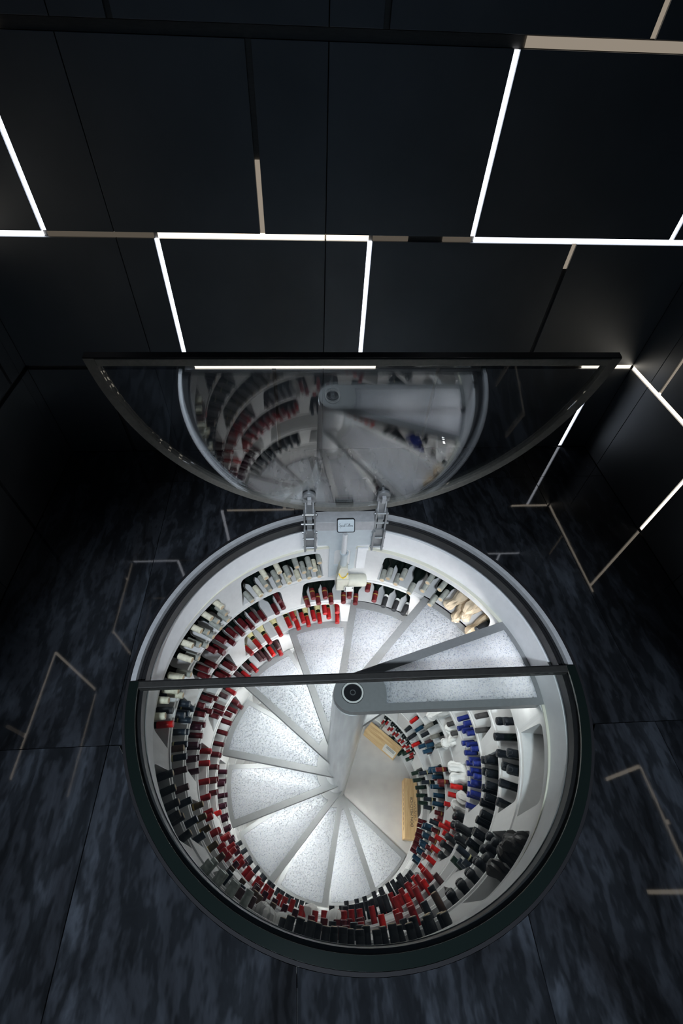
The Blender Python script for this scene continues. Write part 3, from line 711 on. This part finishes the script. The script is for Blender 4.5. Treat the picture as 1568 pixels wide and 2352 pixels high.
# ------------------------------------------------------------------ bins and bottles
TIERW = ['top', 'second', 'third', 'fourth', 'fifth', 'sixth', 'seventh', 'eighth', 'ninth', 'lowest']
ROWW = ['bottom', 'second', 'third']
BINS = {}
SOLID0 = []
for k in range(10):
    ops = sorted(OPEN[k])
    n = len(ops)
    for i, (u, v) in enumerate(ops):
        pu, pv = ops[i - 1]; nu, nv = ops[(i + 1) % n]
        if i == 0: pv -= 360
        if i == n - 1: nu += 360
        b0, b1 = (pv + u) / 2, (v + nu) / 2
        if k == 0 and (u, v) == (25, 73): b0, b1 = 15, 84
        if k == 0 and (u, v) == (95, 130): b0 = 84
        if k == 0 and (u, v) == (326.5, 352): b1 = 375
        BINS[(k, i)] = (b0, b1, u, v)
TAB = []
for k in BOTTLES:
    for it in BOTTLES[k].split():
        t, a, r, d = it.split(',')
        TAB.append((k, t, float(a), int(r), float(d) / 1000))
content = {}
for (k, t, a, r, d) in TAB:
    bi = None
    for (kk, i), (b0, b1, u, v) in BINS.items():
        if kk == k:
            for s in (-360, 0, 360):
                if u <= a + s <= v: bi = (k, i); aa = a + s
    if bi is None: continue
    content.setdefault(bi, []).append((r, aa, t, d))
used = {}
for (k, i), (b0, b1, u, v) in BINS.items():
    its = content.get((k, i), [])
    where = clock((u + v) / 2)
    lab = 'white %s-tier wine rack bin at %s' % (TIERW[k], where)
    if its:
        kinds = [KIND[x[2]][1] for x in its]; top = max(set(kinds), key=kinds.count)
        lab += ' holding ' + top.split(' wine bottle')[0].split(' bottle')[0] + ' bottles'
    else: lab += ', empty in view'
    o = bin_mesh(k, b0, b1, u, v).build('wine_bin', M['rack'])
    tag(o, lab, 'wine rack', 'rack bins around the cellar wall')
    cnt = {}
    for (r, aa, t, d) in sorted(its, key=lambda x: (x[0], -x[1])):
        cnt[r] = cnt.get(r, 0) + 1
        lb = '%s, %s row, %s clockwise in %s-tier bin at %s' % (KIND[t][1].split(' with ')[0], ROWW[r], ORD[cnt[r] - 1], TIERW[k], where)
        rad = rf(k) + d
        z = zb(k) + .0445 + .0725 * r
        if KIND[t][5] == 'wrap': z += .003
        if KIND[t][5] == 'mini': z = zb(k) + .029 + .05 * r
        loc = (RC[0] + rad * math.cos(R(aa)), RC[1] + rad * math.sin(R(aa)), z)
        make_bottle(t, loc, aa + random.uniform(-1.2, 1.2), lb, 'bottles in the rack bins', random.uniform(0, 6.28))

# ------------------------------------------------------------------ spiral staircase
NX, NY = -.006, -.014
stair = empty('spiral_staircase', (NX, NY, ZF))
tag(stair, 'white spiral staircase with frosted droplet-glass treads around a central newel post', 'staircase')
M['led_stair'] = emit('stair_led', (.97, .985, 1.0), LED_CELLAR)
M['led_fill'] = emit('landing_fill_led', (.97, .985, 1.0), LED_CELLAR * .30)  # glow of the fill strips added under the top tread
M['ringlight'] = mat('white_cap_ring', (.8, .8, .76), .35)
RN = .094
def circ_hit(p, d, r):
    """forward intersection of a line with a circle of radius r about the newel"""
    b = p[0] * d[0] + p[1] * d[1]; c = p[0] ** 2 + p[1] ** 2 - r * r
    t = -b + math.sqrt(max(0, b * b - c))
    return (p[0] + t * d[0], p[1] + t * d[1])
def ang(p): return math.degrees(math.atan2(p[1], p[0]))
for k in range(11):
    zt = -.236 - .29 * k - ZF              # local height of the walking surface
    g0 = 356.59 + 29.918 * k; g1 = g0 + 23.6
    lvl = k - 1
    Ro = .927 if k == 0 else rf(lvl) - .012
    Rg = min([.905, .872][k] if k < 2 else .848, Ro - .02)
    th1 = g1 + math.degrees(.048 / Rg); th0 = g0 - math.degrees(.040 / Rg)
    be = math.degrees(math.acos(RN / Ro))
    outer = []
    n = 16
    for i in range(n + 1):
        a = R(th0 + (th1 - th0) * i / n); outer.append((Ro * math.cos(a), Ro * math.sin(a)))
    p1, p0 = th1 + be, th0 - be + 360
    for i in range(13):
        a = R(p1 + (p0 - p1) * i / 12); outer.append((RN * math.cos(a), RN * math.sin(a)))
    # glass: offsets from the two straight edges
    def edge_line(th, sgn, w):
        A = (Ro * math.cos(R(th)), Ro * math.sin(R(th)))
        ta = th + sgn * be
        T = (RN * math.cos(R(ta)), RN * math.sin(R(ta)))
        d = (A[0] - T[0], A[1] - T[1]); L = math.hypot(*d); d = (d[0] / L, d[1] / L)
        nrm = (d[1] * sgn, -d[0] * sgn)        # towards the middle of the tread
        return (T[0] + nrm[0] * w, T[1] + nrm[1] * w), d
    l1 = edge_line(th1, 1, .046); l0 = edge_line(th0, -1, .036)
    ri = .165
    o1, o0 = ang(circ_hit(*l1, Rg)), ang(circ_hit(*l0, Rg))
    i1, i0 = ang(circ_hit(*l1, ri)), ang(circ_hit(*l0, ri))
    def arc(r, a, b, n_):
        d = (b - a) % 360
        if d > 180: d -= 360
        return [(r * math.cos(R(a + d * i / n_)), r * math.sin(R(a + d * i / n_))) for i in range(n_ + 1)]
    hole = arc(Rg, o0, o1, 12) + arc(ri, i1, i0, 6)
    mz = Matrix.Translation((0, 0, zt))
    t = MB().prism(outer, -.045, 0, [hole]).build('tread', M['tread_frame'], stair)
    t.location = (0, 0, zt)
    # glass panel, slightly smaller than its seat
    cx = sum(p[0] for p in hole) / len(hole); cy = sum(p[1] for p in hole) / len(hole)
    hs = [(cx + (p[0] - cx) * .996, cy + (p[1] - cy) * .996) for p in hole]
    MB().prism(hs, -.018, -.002).build('glass_panel', M['frost'], t)
    MB().prism([(cx + (p[0] - cx) * 1.012, cy + (p[1] - cy) * 1.012) for p in hole], -.026, -.0185, [[(cx + (p[0] - cx) * .96, cy + (p[1] - cy) * .96) for p in hole]]).build('glass_seat', M['gasket'], t)
    if k == 0:
        # two fill strips added below the landing tread to brighten its glass from beneath
        mb = MB().ring([(.842, -.105), (.842, -.093), (.828, -.093), (.828, -.105)], g0 - 1.4, g1 + 1.4, 14)
        mb.build('light_strip', M['led_fill'], t)
        MB().ring([(.507, -.105), (.507, -.093), (.493, -.093), (.493, -.105)], g0 - 1.8, g1 + 2.5, 10).build('light_strip', M['led_fill'], t)
        for aa, rr_ in ((g0 - 1.2, .835), (g1 + 1.2, .835), (g0 - 1.5, .50), (g1 + 2.2, .50)):
            p = Vector((rr_ * math.cos(R(aa)), rr_ * math.sin(R(aa)), 0))
            MB().box(p.x - .004, p.x + .004, p.y - .004, p.y + .004, -.094, -.044).build('fill_strip_hanger', M['steel'], t)  # made-up hangers carrying the added fill strips
    if k < 10:
        # light strip fixed under the nosing (slim LED profile)
        (px, py), d = edge_line(th1, 1, .022)
        s0, s1 = .16, .80
        q = [(px + d[0] * s0, py + d[1] * s0), (px + d[0] * s1, py + d[1] * s1)]
        w = .008; nx, ny = -d[1] * w, d[0] * w
        MB().prism([(q[0][0] - nx, q[0][1] - ny), (q[1][0] - nx, q[1][1] - ny), (q[1][0] + nx, q[1][1] + ny), (q[0][0] + nx, q[0][1] + ny)], -.0545, -.0465).build('light_strip', M['led_stair'], t)
MB().lathe([(.0, .0968), (-.236 - .046 - ZF, .0968)], 48, axis='z').build('newel_post', M['newel'], stair, True)
cap = MB().lathe([(0, .0), (0.0005, .052), (.0, .053)], 40, axis='z', cap0=False, cap1=False)
cap = MB().lathe([(-.002, .055), (.004, .055), (.004, .0535), (.0005, .0535), (.0005, .0)], 48, axis='z', cap0=True, cap1=False).build('newel_cap', M['blackmetal'], stair, True)
cap.location = (0, 0, -.236 - ZF)
MB().ring([(.0525, .0006), (.0525, .0055), (.0445, .0055), (.0445, .0006)], 0, 360, 48).build('cap_ring', M['ringlight'], cap, True)
MB().ring([(.0138, .0006), (.0138, .006), (.0105, .006), (.0105, .0006)], 0, 360, 32).build('centre_ring', M['steel'], cap, True)
MB().ring([(.0105, .0006), (.0105, .003), (.0, .004)], 0, 360, 32).build('centre_button', M['blackmetal'], cap, True)

# ------------------------------------------------------------------ round glass lid, two halves
RL, OFF = .985, .018
M['frit'] = mat('black_green_frit', (.006, .010, .009), .12)
def lid(name, label, matrix, OFF=OFF, gl='glass', bar='darkmetal', thick=.0045):
    """local x = along the straight edge, y = from straight edge towards the arc, z = outer face"""
    root = empty(name); root.matrix_world = matrix
    tag(root, label, 'glass lid', 'the two halves of the round glass lid')
    def half(r, u0, n=64):
        a0 = math.asin((u0 + OFF) / r)
        return [(r * math.cos(a0 + (math.pi - 2 * a0) * i / n), r * math.sin(a0 + (math.pi - 2 * a0) * i / n) - OFF) for i in range(n + 1)]
    out = half(RL, .0); inn = half(.957, .030)
    MB().prism(half(.9465, .030), -.0105, -.0025).build('outer_pane', M[gl], root)
    MB().prism(half(.9465, .030), -.0275, -.0215).build('inner_pane', M[gl], root)
    # frame: arc and straight bar as separate pieces
    a = MB()
    ro, rn = half(RL, .0), half(.947, .0)
    arcpoly = ro + rn[::-1]
    a.prism(arcpoly, -thick, .003)
    a.build('arc_frame', M['arcmetal'], root)
    MB().prism(arcpoly, .003, .0042).build('frit_band', M['frit'], root)
    b = MB().bbox(-.9455, .9455, .001, .030, -.032, .004, .003)
    b.build('straight_bar', M[bar], root)
    e = MB().box(-.984, .984, -.004, .0005, -.028, .0).build('edge_seal', M['gasket'], root)
    return root
closed = lid('closed_lid', 'closed near half of the round glass lid, flush with the floor',
             Matrix(((1, 0, 0, 0), (0, -1, 0, -OFF), (0, 0, -1, .0), (0, 0, 0, 1))) @ Matrix.Scale(1, 4))
# the closed half keeps its outer face upwards
closed.matrix_world = Matrix(((-1, 0, 0, 0), (0, -1, 0, -OFF), (0, 0, 1, .003), (0, 0, 0, 1)))
TILT = R(10.8)
D = Vector((0, math.sin(TILT), -math.cos(TILT)))
Nf = Vector((0, math.cos(TILT), math.sin(TILT)))       # outer face looks at the wall
Xa = D.cross(Nf)
E0 = Vector((0, .787, 1.019))
opened = lid('open_lid', 'open far half of the round glass lid, standing upright on its hinges', Matrix(), -.012, 'glass_open', 'arcmetal', .030)
opened.matrix_world = Matrix(((Xa.x, D.x, Nf.x, E0.x), (Xa.y, D.y, Nf.y, E0.y), (Xa.z, D.z, Nf.z, E0.z), (0, 0, 0, 1)))

# ------------------------------------------------------------------ hinges, operator and plaque
def hinge(x, label):
    h = empty('hinge_arm', (x, .93, -.1)); h['label'] = label
    L = lambda mb: mb
    def P(mb, name, m, parent=None):
        mb.v = [(p[0] - x, p[1] - .93, p[2] + .1) for p in mb.v]
        o = mb.build(name, m, h if parent is None else parent)
        return o
    # shaft bracket on the liner
    mb = MB()
    for s in (-1, 1): mb.bbox(x + s * .030 - .006, x + s * .030 + .006, .862, .900, -.225, -.055, .002)
    mb.box(x - .024, x + .024, .886, .896, -.225, -.06)
    P(mb, 'bracket', M['steel'])
    # lower swing arm: two cheeks and a web
    for s in (-1, 1):
        P(MB().bbox(x + s * .029 - .005, x + s * .029 + .005, .880, .915, -.10, .085, .002), 'cheek_plate', M['steel'])
    P(MB().bbox(x - .016, x + .016, .892, .912, -.085, .02, .003), 'link_block', M['steel'])
    # upper fork towards the lid disc
    m = Matrix.Translation((x, .925, .075)) @ Matrix.Rotation(-TILT * .6, 4, 'X')
    for s in (-1, 1):
        P(MB().bbox(s * .021 - .004, s * .021 + .004, -.02, .02, -.03, .105, .002, m), 'fork_plate', M['silver'])
    P(MB().bbox(-.017, .017, -.012, .006, -.06, .055, .003, m), 'fork_web', M['steel'])
    # round clamp on the glass
    dm = opened.matrix_world @ Matrix.Translation((x * -1 if Xa.x < 0 else x, .838, -.0275))
    mb = MB().lathe([(0, .036), (-.010, .036), (-.014, .032), (-.014, .0)], 36, dm, axis='z', cap1=False)
    d_ = P(mb, 'clamp_disc', M['steel'])
    mb = MB().bbox(-.035, .035, .0, .050, -.014, .0, .002, dm); P(mb, 'clamp_tongue', M['steel'])
    P(MB().bbox(-.011, .011, -.005, .045, -.034, -.014, .003, dm), 'clamp_lug', M['silver'])
    # pivot bolts
    for (y, z, w) in ((.897, -.085, .046), (.897, -.015, .05), (.897, .06, .042), (.880, -.125, .042), (.880, -.205, .042)):
        mm = Matrix.Translation((x - w, y, z))
        P(MB().lathe([(0, .004), (.002, .0075), (.008, .0075), (2 * w - .008, .0075), (2 * w - .002, .0075), (2 * w, .004)], 12, mm), 'pivot_bolt', M['steel'])
    h.parent = opened; h.matrix_parent_inverse = opened.matrix_world.inverted()
    return h
hinge(-.191, 'left steel hinge arm carrying the open lid')
hinge(.212, 'right steel hinge arm carrying the open lid')

ot = empty('lid_operator', (.02, .88, -.3)); tag(ot, 'electric lid operator with mounting plate, push rod and cream motor', 'motor')
def OP(mb, name, m, parent=None, smooth=False):
    base = Vector((.02, .88, -.3))
    mb.v = [tuple(Vector(p) - base) for p in mb.v]
    return mb.build(name, m, ot if parent is None else parent, smooth)
def front(y):            # local (x, y) -> world (x, z), extruded towards the shaft axis
    return Matrix(((1, 0, 0, 0), (0, 0, -1, y), (0, 1, 0, 0), (0, 0, 0, 1)))
outl = [(-.145, -.058), (.182, -.058), (.182, -.200), (.118, -.200), (.100, -.206), (.090, -.222), (.090, -.43), (-.072, -.53), (-.072, -.222), (-.080, -.206), (-.096, -.200), (-.145, -.200)]
slot = [(-.040, -.26), (-.040, -.40), (.060, -.40), (.060, -.26), (.045, -.245), (-.028, -.245)]
OP(MB().prism(outl, 0, .007, [slot], front(.8975)), 'mounting_plate', M['plate'])
hb = MB().bbox(-.158, .190, .884, .897, -.060, .010, .002)
hb.box(-.158, .190, .890, .968, .0045, .0095)
OP(hb, 'head_beam', M['silver'])
OP(MB().bbox(.100, .168, .880, .896, -.43, -.225, .006), 'cover_panel', M['liner'])
OP(MB().lathe([(-.28, .0165), (-.070, .0165), (-.060, .012)], 20, Matrix.Translation((.013, .858, 0)), axis='z'), 'push_rod', M['newel'], None, True)
OP(MB().lathe([(-.44, .022), (-.245, .022), (-.242, .027), (-.230, .027), (-.230, .0175)], 20, Matrix.Translation((.017, .858, 0)), axis='z', cap1=False), 'rod_tube', M['plate'], None, True)
M['cream'] = noisy(mat('cream_cast_metal', (.56, .55, .46), .5), 30, .06)
gb = MB().bbox(-.024, .060, .816, .888, -.585, -.465, .012)
gb.prism([(-.020, -.47), (.056, -.47), (.046, -.37), (.036, -.345), (-.002, -.345), (-.010, -.37)], -.030, .030, [], front(.858))
OP(gb, 'gearbox', M['cream'])
OP(MB().lathe([(.055, .038), (.070, .043), (.160, .043), (.172, .039), (.175, .031)], 28, Matrix.Translation((0, .848, -.512))), 'motor_housing', M['cream'], None, True)
M['yellowline'] = mat('yellow_marking', (.75, .52, .03), .5)
OP(MB().tube([(-.010, .826, -.405), (.002, .824, -.438), (.018, .823, -.452), (.034, .824, -.438), (.046, .826, -.405)], .004), 'yellow_seal', M['yellowline'])
OP(MB().prism([(.030, -.575), (.090, -.575), (.090, -.52), (.030, -.52)], .0, .0015, [], front(.8035)), 'rating_label', M['paper'])
M['ink'] = mat('black_ink', (.015, .015, .016), .6)
mb = MB(); lm = front(.8018)
mb.prism([(.033, -.571), (.0385, -.571), (.0385, -.524), (.033, -.524)], 0, .0006, [], lm)
for i in range(3): mb.prism([(.080, -.5315 - i * .006), (.087, -.5315 - i * .006), (.087, -.528 - i * .006), (.080, -.528 - i * .006)], 0, .0006, [], lm)
OP(mb, 'label_print', M['ink'])

# script plaque
pl = empty('name_plaque', (.014, .880, -.015)); tag(pl, 'small pale plaque with handwritten-style lettering above the push rod', 'plaque')
tiltm = Matrix.Translation((.014, .883, -.012)) @ Matrix.Rotation(R(-36), 4, 'X')
base = Vector((.014, .880, -.015))
def PL(mb, name, m):
    mb.v = [tuple(Vector(p) - base) for p in mb.v]
    return mb.build(name, m, pl)
vm = tiltm @ front(0)
def rrect(w, h, r, n=5):
    p = []
    for cx, cy, a in ((w - r, h - r, 0), (-w + r, h - r, 90), (-w + r, -h + r, 180), (w - r, -h + r, 270)):
        p += [(cx + r * math.cos(R(a + 90 * i / n)), cy + r * math.sin(R(a + 90 * i / n))) for i in range(n + 1)]
    return p
PL(MB().prism(rrect(.051, .040, .010), 0.0, .020, [], vm), 'housing', M['blackmetal'])
PL(MB().prism(rrect(.0465, .035, .008), .020, .0215, [], vm), 'face_plate', M['plate'])
# monoline script "Spiral Cellars" drawn as strokes
GL = {
 'S': [[(.55, .95), (.40, 1.05), (.22, .95), (.25, .72), (.45, .5), (.45, .2), (.2, .0), (.0, .12), (-.1, .3)]],
 'p': [[(.0, .30), (.12, .48), (.10, .0), (.02, -.45)], [(.10, .2), (.2, .46), (.36, .40), (.34, .1), (.18, .02), (.4, .1)]],
 'i': [[(.0, .1), (.1, .45), (.08, .1), (.18, .02), (.3, .15)], [(.12, .68), (.14, .70)]],
 'r': [[(.0, .1), (.1, .46), (.14, .34), (.28, .42), (.24, .1), (.34, .02), (.42, .12)]],
 'a': [[(.34, .40), (.18, .46), (.04, .2), (.14, .0), (.32, .2), (.34, .42), (.32, .08), (.44, .02), (.52, .12)]],
 'l': [[(.0, .1), (.2, .6), (.22, 1.0), (.10, .9), (.08, .2), (.18, .0), (.32, .12)]],
 'C': [[(.62, .85), (.50, 1.03), (.25, .9), (.05, .5), (.15, .08), (.42, .0), (.68, .2)]],
 'e': [[(.0, .15), (.22, .25), (.28, .40), (.16, .47), (.06, .25), (.16, .0), (.40, .12)]],
 's': [[(.0, .1), (.18, .48), (.24, .2), (.12, .0), (.0, .08)], [(.14, .0), (.34, .1)]]}
ADV = {'S': .62, 'p': .42, 'i': .27, 'r': .38, 'a': .46, 'l': .28, 'C': .66, 'e': .36, 's': .34, ' ': .22}
word = 'Spiral Cellars'; total = sum(ADV[c] for c in word); sc_ = .080 / total
mb = MB(); xx = -.040
for c in word:
    for st in GL.get(c, []):
        mb.tube([(xx + p[0] * sc_, p[1] * sc_ * 1.25 - .006, .0220) for p in st], .00065, 5, vm)
    xx += ADV[c] * sc_
PL(mb, 'lettering', M['ink'])

# ------------------------------------------------------------------ wooden wine cases on the cellar floor
def text_mesh(txt, size, name, m):
    cu = bpy.data.curves.new(name, 'FONT'); cu.body = txt; cu.size = size; cu.extrude = .0004
    cu.align_x = 'CENTER'; cu.align_y = 'CENTER'
    tmp = bpy.data.objects.new('tmp', cu); COL.objects.link(tmp)
    dg = bpy.context.evaluated_depsgraph_get()
    me = bpy.data.meshes.new_from_object(tmp.evaluated_get(dg)); me.name = name
    bpy.data.objects.remove(tmp, do_unlink=True)
    me.materials.clear(); me.materials.append(m)
    return me
def case(loc, rz, L, W, Hh, label):
    """long axis = local y"""
    c = empty('wine_case', loc); c.rotation_euler = (0, 0, rz)
    tag(c, label, 'wooden case', 'wooden wine cases on the cellar floor')
    t = .012
    mb = MB()
    mb.bbox(-W / 2, -W / 2 + t, -L / 2, L / 2, 0, Hh - t, .0015)
    mb.bbox(W / 2 - t, W / 2, -L / 2, L / 2, 0, Hh - t, .0015)
    mb.build('side_board', M['pine'], c)
    for s in (-1, 1):
        y = s * (L / 2 - t / 2 - .001)
        MB().bbox(-W / 2 + t, W / 2 - t, y - t / 2, y + t / 2, 0, Hh - t, .001).build('end_board', M['pine'], c)
    MB().box(-W / 2 + t, W / 2 - t, -L / 2 + t, L / 2 - t, .0, t).build('base_board', M['pine'], c)
    MB().bbox(-W / 2 - .002, W / 2 + .002, -L / 2 - .002, L / 2 + .002, Hh - t, Hh, .002).build('case_lid', M['pine'], c)
    return c
c1 = case((.752, -.156, ZF), R(-8.5), .525, .125, .155, 'long pine wine case branded DON MELCHOR on the cellar floor')
tx = link('brand_lettering', text_mesh('DON MELCHOR', .036, 'brand_lettering', M['ink']), c1)
tx.location = (.010, -.03, .1555); tx.rotation_euler = (0, 0, R(90))
mb = MB()
pts = []
for i in range(46):
    t = i / 45
    pts.append((.040 + .010 * math.sin(t * 40) * (1 - t * .4) + (.012 if i in (3, 4, 22, 23) else 0), -.11 + .17 * t + .006 * math.sin(t * 55), .1560))
mb.tube(pts, .0012, 5)
mb.build('signature', M['ink'], c1)
mb = MB()
for i in range(9): mb.box(-.0652, -.0645, -.19 + i * .042, -.19 + i * .042 + .026, .10, .112)
mb.build('side_print', M['ink'], c1)
cen = Vector(((.367 + .664) / 2, (.60 + .315) / 2, 0)) + Vector((.69, .72, 0)) * .065
c2 = case((cen.x, cen.y, ZF), R(-133.8) + R(180), .405, .125, .155, 'shorter pine wine case with a white label, angled against the racks')
lb_ = MB().box(-.0652, -.064, -.19, -.04, .015, .135)
mb2 = MB().box(-.0655, -.064, -.19, -.05, .06, .145)
mb2.build('paper_label', M['paper'], c2)
MB().box(-.0655, -.02, -.19, -.05, .1548, .1556).build('paper_label', M['paper'], c2)
mb = MB()
for i in range(3): mb.box(-.050 + i * .009, -.046 + i * .009, -.175, -.075, .1557, .1560)
mb.build('label_print', M['ink'], c2)
